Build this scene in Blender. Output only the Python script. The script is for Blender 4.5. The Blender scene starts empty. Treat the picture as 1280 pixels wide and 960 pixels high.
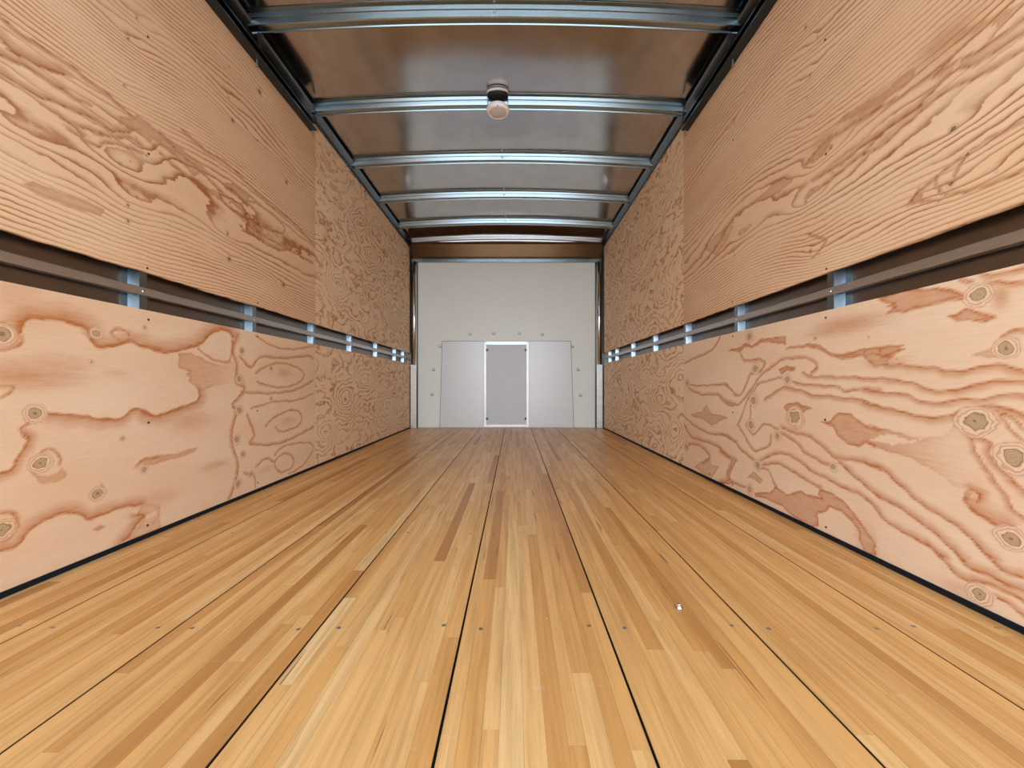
import bpy, bmesh, math, random
import numpy as np
from mathutils import Vector

random.seed(7)
PI = math.pi
COL = bpy.context.scene.collection
SC = bpy.context.scene

# ------------------------------------------------------------------ measures
F = 505.0                      # focal length in pixels of the 1280 px frame
CX, CY = 643.0, 481.0          # vanishing point of the truck's long axis
HC = 0.54                      # lens height over the floor
XL, XR = -1.297, 1.103         # plywood faces
XC = (XL + XR) / 2
YB, YF = -0.42, 5.08           # rear opening, front wall
ZR, CROWN = 2.365, 0.045       # roof centre height and crown
GROUND = -1.1

# ------------------------------------------------------------------ camera
cam_d = bpy.data.cameras.new('camera')
cam = bpy.data.objects.new('camera', cam_d)
COL.objects.link(cam)
cam.location = (0, 0, HC)
cam.rotation_euler = (PI / 2, 0, 0)
cam_d.sensor_width = 36.0
cam_d.lens = F / 1280 * 36.0
cam_d.shift_x = -(CX - 640) / 1280
cam_d.shift_y = (CY - 480) / 1280
cam_d.clip_start = 0.02
SC.camera = cam

# ------------------------------------------------------------------ sky, light
SC.view_settings.view_transform = 'Standard'
SC.view_settings.look = 'None'
SC.view_settings.gamma = 1
SC.view_settings.exposure = 0.68
w = bpy.data.worlds.new('sky')
SC.world = w
w.use_nodes = True
wn = w.node_tree.nodes
wl = w.node_tree.links
bg = wn['Background']
# clear bright sky, palest along the horizon
_tc = wn.new('ShaderNodeTexCoord'); _sx = wn.new('ShaderNodeSeparateXYZ'); _cr = wn.new('ShaderNodeValToRGB')
wl.new(_tc.outputs['Generated'], _sx.inputs[0]); wl.new(_sx.outputs[2], _cr.inputs[0]); wl.new(_cr.outputs[0], bg.inputs[0])
_cr.color_ramp.elements[0].position = 0.0; _cr.color_ramp.elements[0].color = (0.90, 0.955, 1.0, 1)
_cr.color_ramp.elements[1].position = 0.75; _cr.color_ramp.elements[1].color = (0.31, 0.40, 0.50, 1)
bg.inputs[1].default_value = 4.2
sun_d = bpy.data.lights.new('sun', 'SUN')
sun_d.energy = 7.0
sun_d.angle = 0.01
sun_d.color = (1.0, 0.97, 0.92)
sun_o = bpy.data.objects.new('sun', sun_d)
COL.objects.link(sun_o)
sun_o.rotation_euler = Vector((0.45, -0.25, -0.85)).to_track_quat('-Z', 'Y').to_euler()
pd = bpy.data.lights.new('rear_portal', 'AREA')
pd.shape = 'RECTANGLE'
pd.size, pd.size_y = 2.5, 2.5
pd.cycles.is_portal = True
po = bpy.data.objects.new('rear_portal', pd)
COL.objects.link(po)
po.location = (XC, YB - 0.02, 1.15)
po.rotation_euler = (PI / 2, 0, 0)   # faces +Y, into the box
try:
    SC.cycles.max_bounces = 16
    SC.cycles.diffuse_bounces = 10
    SC.cycles.glossy_bounces = 8
except Exception:
    pass

# ------------------------------------------------------------------ helpers
def tag(o, label=None, cat=None, group=None, kind=None):
    if label: o['label'] = label
    if cat: o['category'] = cat
    if group: o['group'] = group
    if kind: o['kind'] = kind
    return o

def empty(name, loc=(0, 0, 0)):
    o = bpy.data.objects.new(name, None)
    o.empty_display_size = 0.1
    o.location = loc
    COL.objects.link(o)
    return o

def link(name, me, mat, parent=None, smooth=False):
    if mat and not me.materials: me.materials.append(mat)
    if smooth:
        me.polygons.foreach_set('use_smooth', [True] * len(me.polygons))
    o = bpy.data.objects.new(name, me)
    COL.objects.link(o)
    if parent:
        o.parent = parent
        o.matrix_parent_inverse.identity()
        o.location = -parent_world(parent)
    return o

def parent_world(p):
    v = Vector((0, 0, 0))
    while p:
        v += p.location
        p = p.parent
    return v

def from_bm(name, bm, mat, parent=None, smooth=False):
    me = bpy.data.meshes.new(name)
    bmesh.ops.recalc_face_normals(bm, faces=bm.faces)
    bm.to_mesh(me)
    bm.free()
    return link(name, me, mat, parent, smooth)

def box(bm, x0, x1, y0, y1, z0, z1):
    v = [bm.verts.new(p) for p in ((x0, y0, z0), (x1, y0, z0), (x1, y1, z0), (x0, y1, z0),
                                   (x0, y0, z1), (x1, y0, z1), (x1, y1, z1), (x0, y1, z1))]
    for f in ((0, 3, 2, 1), (4, 5, 6, 7), (0, 1, 5, 4), (1, 2, 6, 5), (2, 3, 7, 6), (3, 0, 4, 7)):
        bm.faces.new([v[i] for i in f])
    return v

def boxo(name, b, mat, parent=None, bevel=0):
    bm = bmesh.new()
    box(bm, *b)
    if bevel:
        bmesh.ops.bevel(bm, geom=bm.edges[:], offset=bevel, segments=2, affect='EDGES')
    return from_bm(name, bm, mat, parent)

def strip_profile(prof, t):
    """open polyline profile -> closed outline of thickness t"""
    P = [Vector(p) for p in prof]
    n = []
    for i in range(len(P)):
        a = (P[i] - P[i - 1]) if i > 0 else (P[1] - P[0])
        b = (P[i + 1] - P[i]) if i < len(P) - 1 else (P[i] - P[i - 1])
        a.normalize(); b.normalize()
        m = Vector((-(a.y + b.y), a.x + b.x))
        m.normalize()
        k = m.dot(Vector((-a.y, a.x)))
        n.append(m * (t / max(k, 0.35)))
    return [tuple(p) for p in P] + [tuple(p + q) for p, q in zip(reversed(P), reversed(n))]

def extrude(bm, outline, path):
    """outline of (u,v); path(i,(u,v)) -> xyz for every station"""
    rings = [[bm.verts.new(f(u, v)) for u, v in outline] for f in path]
    k = len(outline)
    for a, b in zip(rings, rings[1:]):
        for i in range(k):
            bm.faces.new((a[i], a[(i + 1) % k], b[(i + 1) % k], b[i]))
    bm.faces.new(rings[0]); bm.faces.new(list(reversed(rings[-1])))

def lathe(bm, prof, c, seg=32, axis='z', ry=1.0):
    rings = []
    for r, h in prof:
        ring = []
        for i in range(seg):
            a = 2 * PI * i / seg
            if axis == 'z': p = (c[0] + r * math.cos(a), c[1] + r * ry * math.sin(a), c[2] + h)
            elif axis == 'y': p = (c[0] + r * math.cos(a), c[1] + h, c[2] + r * math.sin(a))
            else: p = (c[0] + h, c[1] + r * math.cos(a), c[2] + r * math.sin(a))
            ring.append(bm.verts.new(p))
        rings.append(ring)
    for a, b in zip(rings, rings[1:]):
        for i in range(seg):
            bm.faces.new((a[i], a[(i + 1) % seg], b[(i + 1) % seg], b[i]))
    bm.faces.new(rings[0]); bm.faces.new(list(reversed(rings[-1])))

# ------------------------------------------------------------------ node helpers
class NT:
    def __init__(s, name):
        s.m = bpy.data.materials.new(name)
        s.m.use_nodes = True
        s.t = s.m.node_tree
        s.b = s.t.nodes['Principled BSDF']
    def n(s, kind, **kw):
        x = s.t.nodes.new(kind)
        for k, v in kw.items(): setattr(x, k, v)
        return x
    def put(s, sock, v):
        if hasattr(v, 'is_linked') or isinstance(v, bpy.types.NodeSocket): s.t.links.new(v, sock)
        else: sock.default_value = v
    def math(s, op, a, b=None, c=None, clamp=False):
        x = s.n('ShaderNodeMath', operation=op, use_clamp=clamp)
        s.put(x.inputs[0], a)
        if b is not None: s.put(x.inputs[1], b)
        if c is not None: s.put(x.inputs[2], c)
        return x.outputs[0]
    def coord(s, scale=(1, 1, 1), offset=None):
        g = s.n('ShaderNodeTexCoord')
        mp = s.n('ShaderNodeMapping')
        mp.inputs['Scale'].default_value = scale
        s.t.links.new(g.outputs['Object'], mp.inputs['Vector'])
        if offset is not None:
            cb = s.n('ShaderNodeCombineXYZ')
            s.put(cb.inputs[0], offset); s.put(cb.inputs[1], offset); s.put(cb.inputs[2], offset)
            s.t.links.new(cb.outputs[0], mp.inputs['Location'])
        return mp.outputs[0]
    def noise(s, vec, scale=1.0, detail=2.0, rough=0.5, dist=0.0):
        x = s.n('ShaderNodeTexNoise')
        s.put(x.inputs['Vector'], vec)
        x.inputs['Scale'].default_value = scale
        x.inputs['Detail'].default_value = detail
        x.inputs['Roughness'].default_value = rough
        x.inputs['Distortion'].default_value = dist
        return x.outputs[0]
    def attr(s, name):
        x = s.n('ShaderNodeAttribute', attribute_name=name)
        return x.outputs['Fac']
    def ramp(s, fac, stops, interp='LINEAR'):
        x = s.n('ShaderNodeValToRGB')
        cr = x.color_ramp
        cr.interpolation = interp
        while len(cr.elements) < len(stops): cr.elements.new(0.5)
        for e, (p, c) in zip(cr.elements, stops):
            e.position = p
            e.color = (c, c, c, 1) if isinstance(c, (int, float)) else (*c, 1)
        s.put(x.inputs[0], fac)
        return x.outputs[0]
    def mix(s, fac, a, b, blend='MIX'):
        x = s.n('ShaderNodeMix', data_type='RGBA', blend_type=blend)
        s.put(x.inputs[0], fac)
        for i, v in ((6, a), (7, b)):
            if isinstance(v, tuple): x.inputs[i].default_value = (*v, 1)
            else: s.put(x.inputs[i], v)
        return x.outputs[2]
    def bump(s, h, strength=0.2, dist=0.001):
        x = s.n('ShaderNodeBump')
        x.inputs['Strength'].default_value = strength
        x.inputs['Distance'].default_value = dist
        s.put(x.inputs['Height'], h)
        s.t.links.new(x.outputs[0], s.b.inputs['Normal'])
    def base(s, c):
        if isinstance(c, tuple): s.b.inputs['Base Color'].default_value = (*c, 1)
        else: s.t.links.new(c, s.b.inputs['Base Color'])
    def pr(s, **kw):
        for k, v in kw.items(): s.put(s.b.inputs[k.replace('_', ' ')], v)

def srgb(r, g, b):
    f = lambda c: (c / 255 / 12.92) if c / 255 <= 0.04045 else ((c / 255 + 0.055) / 1.055) ** 2.4
    return (f(r), f(g), f(b))

def metal(name, col, rough, scale=(3, 3, 3), amp=0.08, bump=0.0, bscale=(1, 1, 1), bdist=0.004, metallic=1.0):
    t = NT(name)
    n = t.noise(t.coord(scale), 4, 4, 0.6)
    t.base(t.mix(n, tuple(c * 0.8 for c in col), tuple(min(1, c * 1.12) for c in col)))
    t.pr(Metallic=metallic, Roughness=t.math('ADD', rough - amp / 2, t.math('MULTIPLY', n, amp)))
    if bump:
        t.bump(t.noise(t.coord(bscale), 1, 1.5, 0.4), bump, bdist)
    return t.m

# ------------------------------------------------------------------ materials
M = {}
M['galv'] = metal('galvanised_steel', (0.36, 0.45, 0.50), 0.22, (0.7, 0.7, 0.7), 0.05)
M['roof'] = metal('roof_sheet_metal', (0.60, 0.61, 0.63), 0.15, (2, 2, 2), 0.04, 0.25, (0.7, 2.3, 1), 0.010)
M['skin'] = metal('side_sheet_metal', (0.27, 0.25, 0.24), 0.3, (2, 2, 2), 0.06, 0.3, (1, 1.2, 1.2), 0.01)
M['front'] = metal('nose_sheet_metal', (0.115, 0.066, 0.033), 0.25, (2, 2, 2), 0.06)
M['stud'] = metal('stud_steel', (0.27, 0.345, 0.41), 0.3, (0.7, 0.7, 0.7), 0.05)
M['rail'] = metal('dull_roof_rail', (0.20, 0.235, 0.26), 0.3, (1, 1, 1), 0.05)
M['sleeve'] = metal('white_painted_sleeve', (0.93, 0.95, 0.97), 0.35, (1, 1, 1), 0.02, metallic=0.25)
M['chrome'] = metal('bright_metal', (0.80, 0.82, 0.84), 0.10, (2, 2, 2), 0.04)
M['bright'] = metal('bright_aluminium', (0.82, 0.86, 0.88), 0.32, (2, 2, 9), 0.06)
M['darksteel'] = metal('dark_steel', (0.06, 0.085, 0.11), 0.32, (1, 1, 1), 0.06)
M['strap'] = metal('spangled_steel_strap', (0.66, 0.67, 0.68), 0.42, (12, 12, 30), 0.2)
def plain(name, col, rough=0.6, spec=0.5, var=0.06, metallic=0.0):
    t = NT(name)
    n = t.noise(t.coord((1, 1, 1)), 7, 4, 0.6)
    t.base(t.mix(n, tuple(c * (1 - var) for c in col), tuple(min(1, c * (1 + var)) for c in col)))
    t.pr(Roughness=rough, Metallic=metallic)
    t.b.inputs['Specular IOR Level'].default_value = spec
    return t.m
M['frp'] = plain('white_liner_panel', srgb(240, 250, 250), 0.40, 0.5, 0.03)
M['plate'] = plain('pale_grey_plate', srgb(226, 236, 244), 0.27, 0.8, 0.02)
M['leaf'] = plain('grey_hatch_leaf', srgb(214, 224, 236), 0.42, 0.5, 0.02)
M['black'] = plain('black_sealant', (0.006, 0.010, 0.018), 0.7, 0.2)
M['blackp'] = plain('black_plastic', (0.01, 0.01, 0.012), 0.4)
M['white'] = plain('white_plastic', srgb(248, 250, 253), 0.4, 0.5, 0.02)
M['lens'] = plain('frosted_lens', srgb(214, 210, 210), 0.3, 0.6, 0.02)
M['screwd'] = plain('dark_screw', (0.05, 0.035, 0.025), 0.4, 0.5, 0.1, 0.6)
M['screwb'] = metal('zinc_screw', (0.55, 0.55, 0.53), 0.3, (60, 60, 60), 0.2)
M['ground'] = plain('pale_concrete', (0.42, 0.42, 0.42), 0.9, 0.2, 0.15)
M['gap'] = plain('dark_joint', (0.008, 0.005, 0.003), 0.9, 0.1)

def plywood(name, light, mid, dark, amp_lines, warp, hwarp_scale, jag=0.22, warp2=0.5, kdark=1.0, pmin=0.45):
    t = NT(name)
    # broad tone, fibre along the sheet
    broad = t.noise(t.coord((1, 0.55, 1.6)), 2.4, 3, 0.55)
    fibre = t.noise(t.coord((1, 9, 150)), 1.6, 4, 0.65)
    fine = t.noise(t.coord((1, 60, 340)), 1.0, 2, 0.6)
    col = t.mix(t.ramp(broad, [(0.33, 0.0), (0.68, 1.0)]), light, mid)
    col = t.mix(t.math('MULTIPLY', t.ramp(fibre, [(0.42, 0.0), (0.75, 1.0)]), 0.30), col, tuple(c * 0.80 for c in mid))
    # contour lines of the growth rings
    h = t.attr('grain')
    wv = t.noise(t.coord(hwarp_scale), 1.0, 2.0, 0.45)
    wv2 = t.noise(t.coord((1, 11, 24)), 1.0, 3.0, 0.6)
    hh = t.math('ADD', h, t.math('ADD', t.math('MULTIPLY', wv, warp), t.math('MULTIPLY', wv2, warp2)))
    saw = t.math('FRACT', hh)
    line = t.ramp(saw, [(0.0, 1.0), (0.09, 0.85), (0.22, 0.35), (0.48, 0.0), (0.95, 0.0), (1.0, 1.0)])
    patchy = t.noise(t.coord((1, 1.1, 5.0)), 1.8, 2, 0.5)
    line = t.math('MULTIPLY', line, t.math('MULTIPLY', t.ramp(patchy, [(0.36, pmin), (0.60, 1.0)]), amp_lines))
    # traced bands and stains
    st = t.attr('stain')
    rag = t.noise(t.coord((1, 14, 120)), 1.0, 3, 0.7)
    rag = t.math('MULTIPLY', t.math('SUBTRACT', rag, 0.5), jag * 2)
    on = t.math('MULTIPLY', st, 4.0, clamp=True)
    st2 = t.math('ADD', st, t.math('MULTIPLY', rag, on))
    st3 = t.ramp(st2, [(0.0, 0.0), (0.2, 0.07), (0.55, 0.42), (0.80, 0.62), (0.95, 1.0)])
    d = t.math('MAXIMUM', st3, line)
    mott = t.noise(t.coord((1, 25, 60)), 1.0, 3, 0.6)
    d = t.math('MULTIPLY', d, t.math('ADD', 0.72, t.math('MULTIPLY', mott, 0.5)), clamp=True)
    col = t.mix(d, col, dark)
    # knots : 0 at the centre, 1 at the rim
    k = t.attr('knot')
    kn = t.noise(t.coord((1, 26, 34)), 1.0, 3, 0.6)
    kk = t.math('ADD', k, t.math('MULTIPLY', t.math('SUBTRACT', kn, 0.5), 0.95))
    ring = t.ramp(kk, [(0.0, 1.0), (0.10, 1.0), (0.17, 0.25), (0.27, 0.60), (0.34, 0.22), (0.43, 0.60), (0.50, 0.25),
                       (0.60, 0.95), (0.70, 0.1)])
    kmask = t.ramp(kk, [(0.0, 1.0), (0.62, 1.0), (0.70, 0.0)])
    kcol = t.mix(ring, (light[0] * 0.70 * kdark, light[1] * 0.66 * kdark, light[2] * 0.52 * kdark), (dark[0] * 0.40 * kdark, dark[1] * 0.50 * kdark, dark[2] * 0.60 * kdark))
    col = t.mix(t.math('MULTIPLY', kmask, 0.80), col, kcol)
    halo = t.ramp(t.math('MULTIPLY', kk, 0.5), [(0.40, 0.0), (0.46, 0.55), (0.49, 0.10), (0.54, 0.0), (0.57, 0.50), (0.61, 0.12), (0.68, 0.0)])
    col = t.mix(halo, col, tuple(c * 0.85 for c in dark))
    # pores
    col = t.mix(t.math('MULTIPLY', t.ramp(fine, [(0.62, 0.0), (0.8, 1.0)]), 0.18), col, tuple(c * 0.55 for c in dark))
    t.base(col)
    t.pr(Roughness=0.62)
    t.b.inputs['Specular IOR Level'].default_value = 0.25
    t.bump(t.math('ADD', fibre, t.math('MULTIPLY', d, 0.6)), 0.25, 0.0008)
    return t.m

# name: light, mid, line colour
LIGHT_LO, MID_LO, DARK_LO = (0.88, 0.68, 0.50), (0.82, 0.57, 0.375), (0.50, 0.17, 0.045)
LIGHT_UP, MID_UP, DARK_UP = (0.84, 0.60, 0.39), (0.78, 0.51, 0.31), (0.36, 0.12, 0.032)
M['ply_lo'] = plywood('plywood_open_grain', LIGHT_LO, MID_LO, DARK_LO, 0.0, 0.0, (1, 1, 1))
M['ply_up'] = plywood('plywood_line_grain', LIGHT_UP, MID_UP, DARK_UP, 1.0, 20.0, (1, 0.42, 1.25), 0.2, 0.8, 0.35, 0.38)
M['ply_far'] = plywood('plywood_wild_grain', (0.93, 0.74, 0.53), (0.89, 0.65, 0.42), (0.42, 0.15, 0.04), 0.95, 12.0, (1, 1.5, 3.0), 0.2, 2.2)
M['ply_far_r'] = plywood('plywood_wild_grain_fine', (0.93, 0.74, 0.53), (0.89, 0.65, 0.42), (0.42, 0.15, 0.04), 0.90, 15.0, (1, 1.5, 3.0), 0.2, 1.8)

def floorwood():
    t = NT('laminated_floor_wood')
    tone = t.attr('tone')
    seed = t.attr('seed')
    v = t.coord((30, 1.2, 1), seed)
    g = t.noise(v, 2.2, 5, 0.62, 0.4)
    g2 = t.noise(t.coord((220, 6, 1), seed), 1.0, 3, 0.6)
    col = t.ramp(tone, [(0.0, (0.42, 0.185, 0.05)), (0.25, (0.62, 0.30, 0.09)), (0.5, (0.77, 0.42, 0.14)),
                        (0.75, (0.87, 0.53, 0.21)), (1.0, (0.92, 0.66, 0.33))])
    col = t.mix(t.math('MULTIPLY', t.ramp(g, [(0.42, 0.0), (0.70, 1.0)]), 0.50), col, (0.36, 0.165, 0.045))
    col = t.mix(t.math('MULTIPLY', t.ramp(g2, [(0.5, 0.0), (0.8, 1.0)]), 0.16), col, (0.30, 0.14, 0.05))
    # dark gum streaks
    gs = t.noise(t.coord((70, 2.6, 1), seed), 1.0, 2, 0.5)
    col = t.mix(t.math('MULTIPLY', t.ramp(gs, [(0.70, 0.0), (0.74, 1.0)]), 0.8), col, (0.14, 0.065, 0.03))
    # rubbed pale scuffs
    sc = t.noise(t.coord((2.4, 7, 1)), 1.6, 6, 0.75, 0.6)
    sc2 = t.noise(t.coord((14, 30, 1)), 1.0, 4, 0.7)
    m = t.math('MULTIPLY', t.ramp(sc, [(0.60, 0.0), (0.72, 1.0)]), t.ramp(sc2, [(0.45, 0.0), (0.62, 0.75)]))
    col = t.mix(t.math('MULTIPLY', m, 0.45), col, (0.86, 0.68, 0.50))
    fk = t.noise(t.coord((1, 1, 1)), 34, 1, 0.5)
    fk2 = t.noise(t.coord((1, 1, 1)), 3.0, 2, 0.5)
    fm = t.math('MULTIPLY', t.ramp(fk, [(0.775, 0.0), (0.80, 1.0)]), t.ramp(fk2, [(0.5, 0.0), (0.56, 1.0)]))
    col = t.mix(t.math('MULTIPLY', fm, 0.75), col, (0.90, 0.82, 0.70))
    bl = t.noise(t.coord((0.8, 0.5, 1)), 2.0, 4, 0.6)
    col = t.mix(t.math('MULTIPLY', t.ramp(bl, [(0.42, 0.0), (0.70, 1.0)]), 0.30), col, (0.46, 0.22, 0.075))
    t.base(col)
    t.pr(Roughness=t.math('ADD', 0.26, t.math('MULTIPLY', g, 0.22)))
    t.b.inputs['Specular IOR Level'].default_value = 0.45
    t.bump(t.math('ADD', g, t.noise(t.coord((8, 5, 1)), 1.5, 3, 0.6)), 0.18, 0.0012)
    return t.m
M['floor'] = floorwood()

# ================================================================== LARGE STRUCTURE
gr = boxo('ground', (-40, 40, -60, 40, GROUND - 0.1, GROUND), M['ground'])
tag(gr, 'pale concrete yard the truck stands on, outside the rear opening', 'ground', kind='structure')

# ---------- floor
floor = empty('floor', (XC, 2.3, 0))
tag(floor, 'laminated hardwood floor of the cargo box, long planks with dark seams', 'floor', kind='structure')
SEAMS = [XL - 0.012, -1.072, -0.753, -0.434, -0.1155, 0.204, 0.523, 0.847, XR + 0.012]
STR_T = 0.018
def strip_mesh(name, items):
    bm = bmesh.new()
    for b, tone, seed in items:
        box(bm, *b)
    me = bpy.data.meshes.new(name)
    bm.to_mesh(me); bm.free()
    a = me.attributes.new('tone', 'FLOAT', 'POINT')
    s = me.attributes.new('seed', 'FLOAT', 'POINT')
    a.data.foreach_set('value', [it[1] for it in items for _ in range(8)])
    s.data.foreach_set('value', [it[2] for it in items for _ in range(8)])
    return me

allstrips = []
boards = []   # one plank each
rf = random.Random(21)
for bi in range(8):
    x0, x1 = SEAMS[bi] + 0.0024, SEAMS[bi + 1] - 0.0024
    bd = boxo('floor_board', (x0 + 0.0005, x1 - 0.0005, YB, YF - 0.002, -0.035, -STR_T), M['gap'], floor)
    boards.append(bd)
    n = max(3, round((x1 - x0) / 0.0315))
    ed = [x0]
    wts = [rf.uniform(0.8, 1.2) for _ in range(n)]
    sw = sum(wts)
    for q in wts: ed.append(ed[-1] + (x1 - x0) * q / sw)
    for i in range(n):
        y = YB - rf.uniform(0, 0.5)
        prev = 0.5
        while y < YF - 0.03:
            L = rf.choice([rf.uniform(0.25, 0.6), rf.uniform(0.5, 1.1), rf.uniform(0.9, 1.8)])
            y1 = min(y + L, YF - 0.003)
            if YF - y1 < 0.1: y1 = YF - 0.003
            ya = max(y, YB)
            if y1 > ya + 0.02:
                tone = min(1, max(0, rf.gauss(0.58, 0.155)))
                if rf.random() < 0.05: tone = rf.uniform(0.1, 0.25)
                g = 0.00013
                dz = rf.uniform(-0.0003, 0)
                allstrips.append((bi, (ed[i] + g, ed[i + 1] - g, ya + g, y1 - g, -STR_T, dz), tone, rf.uniform(0, 50)))
            y = y1
            if y1 >= YF - 0.01: break
for xx in SEAMS[1:-1]:
    boxo('seam_sealant', (xx - 0.0021, xx + 0.0021, YB, YF - 0.002, -0.030, -0.0012), M['gap'], floor)
def seen(s):
    b = s[1]
    lo, hi = max(b[2], 0.57), b[3]
    if hi <= lo: return 0
    xm = max(0, min(abs(b[0]), abs(b[1])))
    lo = max(lo, xm * F / 640)
    if hi <= lo: return 0
    return F * F * (b[1] - b[0]) * 0.5 * HC * (1 / lo ** 2 - 1 / hi ** 2)
order = sorted(range(len(allstrips)), key=lambda i: -seen(allstrips[i]))
rest = []
for rank, i in enumerate(order):
    bi, b, tone, seed = allstrips[i]
    if rank < 296:
        link('wood_strip', strip_mesh('wood_strip', [(b, tone, seed)]), M['floor'], boards[bi])
    else:
        rest.append((b, tone, seed))
ro = link('wood_strips', strip_mesh('wood_strips', rest), M['floor'], floor)
ro['kind'] = 'stuff'

# ---------- side walls
def grid_panel(name, X, side, y0, y1, z0, z1, step, mat, parent, fn, thick=0.012, wavy=0.0):
    """plywood sheet with a fine grid on the inner face carrying grain / stain / knot values"""
    ny = max(2, int((y1 - y0) / step)); nz = max(2, int((z1 - z0) / step))
    ys = np.linspace(y0, y1, ny + 1); zs = np.linspace(z0, z1, nz + 1)
    Y, Z = np.meshgrid(ys, zs, indexing='ij')
    y = Y.ravel(); z = Z.ravel()
    h, st, kn = fn(y, z)
    n = len(y)
    zz = z.copy()
    if wavy:
        e = np.clip(1 - (z - z0) / 0.03, 0, 1)
        zz = zz + e * wavy * (np.sin(y * 9 + 1) + 0.6 * np.sin(y * 31 + 2) + 0.4 * np.sin(y * 73))
    co = np.stack([np.full(n, X), y, zz], 1)
    # back corners
    Xb = X + side * thick
    def idx(i, j): return i * (nz + 1) + j
    faces = []
    I, J = np.meshgrid(np.arange(ny), np.arange(nz), indexing='ij')
    a = (I * (nz + 1) + J).ravel()
    q = np.stack([a, a + nz + 1, a + nz + 2, a + 1], 1)
    if side < 0: q = q  # normal +X needed on the left wall
    else: q = q[:, ::-1]
    faces = q.tolist()
    # border loop duplicated at the back
    loop = [idx(i, 0) for i in range(ny + 1)] + [idx(ny, j) for j in range(1, nz + 1)] + \
           [idx(i, nz) for i in range(ny - 1, -1, -1)] + [idx(0, j) for j in range(nz - 1, 0, -1)]
    base = n
    back = co[loop].copy(); back[:, 0] = Xb
    co = np.concatenate([co, back])
    L = len(loop)
    for i in range(L):
        f = [loop[i], base + i, base + (i + 1) % L, loop[(i + 1) % L]]
        faces.append(f if side < 0 else f[::-1])
    bk = list(range(base, base + L))
    faces.append(bk[::-1] if side < 0 else bk)
    me = bpy.data.meshes.new(name)
    me.from_pydata(co.tolist(), [], faces)
    for nm, v in (('grain', h), ('stain', st), ('knot', kn)):
        v = np.concatenate([v, v[loop]])
        at = me.attributes.new(nm, 'FLOAT', 'POINT')
        at.data.foreach_set('value', v.astype(np.float32))
    return link(name, me, mat, parent)

def wall_pt(side, px, py):
    off = abs(CX - px)
    X = abs(XL) if side < 0 else XR
    return F * X / off, HC + (CY - py) / off * X

CROPS = {'C1': (1080, 320, 4.8), 'C2': (1080, 500, 4.8), 'C3': (900, 380, 4.8), 'C4': (900, 520, 4.8),
         'C5': (1130, 600, 4.8), 'C6': (740, 400, 4.363), 'C7': (860, 0, 2.824),
         'D1': (0, 350, 4.8), 'D2': (0, 540, 4.8), 'D3': (180, 380, 3.4286), 'D4': (0, 380, 2.526),
         'E1': (0, 0, 4.8), 'E2': (0, 0, 2.526), 'E3': (200, 150, 3.556)}
def conv(side, crop, pts):
    ox, oy, s = CROPS[crop]
    return np.array([wall_pt(side, ox + x / s, oy + y / s) for x, y in pts])

def seg_dist(y, z, P, chunk=True):
    """distance to a polyline, signed by side (positive = above the line when it runs towards +y)"""
    best = np.full(len(y), 1e9); sg = np.ones(len(y))
    for a, b in zip(P[:-1], P[1:]):
        lo = np.minimum(a, b) - 0.12; hi = np.maximum(a, b) + 0.12
        m = (y > lo[0]) & (y < hi[0]) & (z > lo[1]) & (z < hi[1])
        if not m.any(): continue
        d = b - a
        L2 = max(d @ d, 1e-9)
        ym, zm = y[m], z[m]
        t = np.clip(((ym - a[0]) * d[0] + (zm - a[1]) * d[1]) / L2, 0, 1)
        dd = np.hypot(ym - a[0] - t * d[0], zm - a[1] - t * d[1])
        s = np.sign(d[0] * (zm - a[1]) - d[1] * (ym - a[0]))
        s[s == 0] = 1
        bm_ = best[m]
        up = dd < bm_
        bm_[up] = dd[up]; best[m] = bm_
        sm = sg[m]; sm[up] = s[up]; sg[m] = sm
    return best, sg

def inside(y, z, P):
    c = np.zeros(len(y), bool)
    n = len(P)
    for i in range(n):
        a, b = P[i], P[(i + 1) % n]
        cond = ((a[1] > z) != (b[1] > z))
        with np.errstate(divide='ignore', invalid='ignore'):
            xi = (b[0] - a[0]) * (z - a[1]) / (b[1] - a[1] + 1e-12) + a[0]
        c ^= cond & (y < xi)
    return c

def smooth_poly(P, k=3):
    """Catmull-Rom resample"""
    P = np.asarray(P); out = []
    n = len(P)
    for i in range(n - 1):
        p0 = P[max(i - 1, 0)]; p1 = P[i]; p2 = P[i + 1]; p3 = P[min(i + 2, n - 1)]
        for j in range(k):
            t = j / k
            out.append(0.5 * ((2 * p1) + (-p0 + p2) * t + (2 * p0 - 5 * p1 + 4 * p2 - p3) * t * t + (-p0 + 3 * p1 - 3 * p2 + p3) * t ** 3))
    out.append(P[-1])
    return np.array(out)

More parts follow.
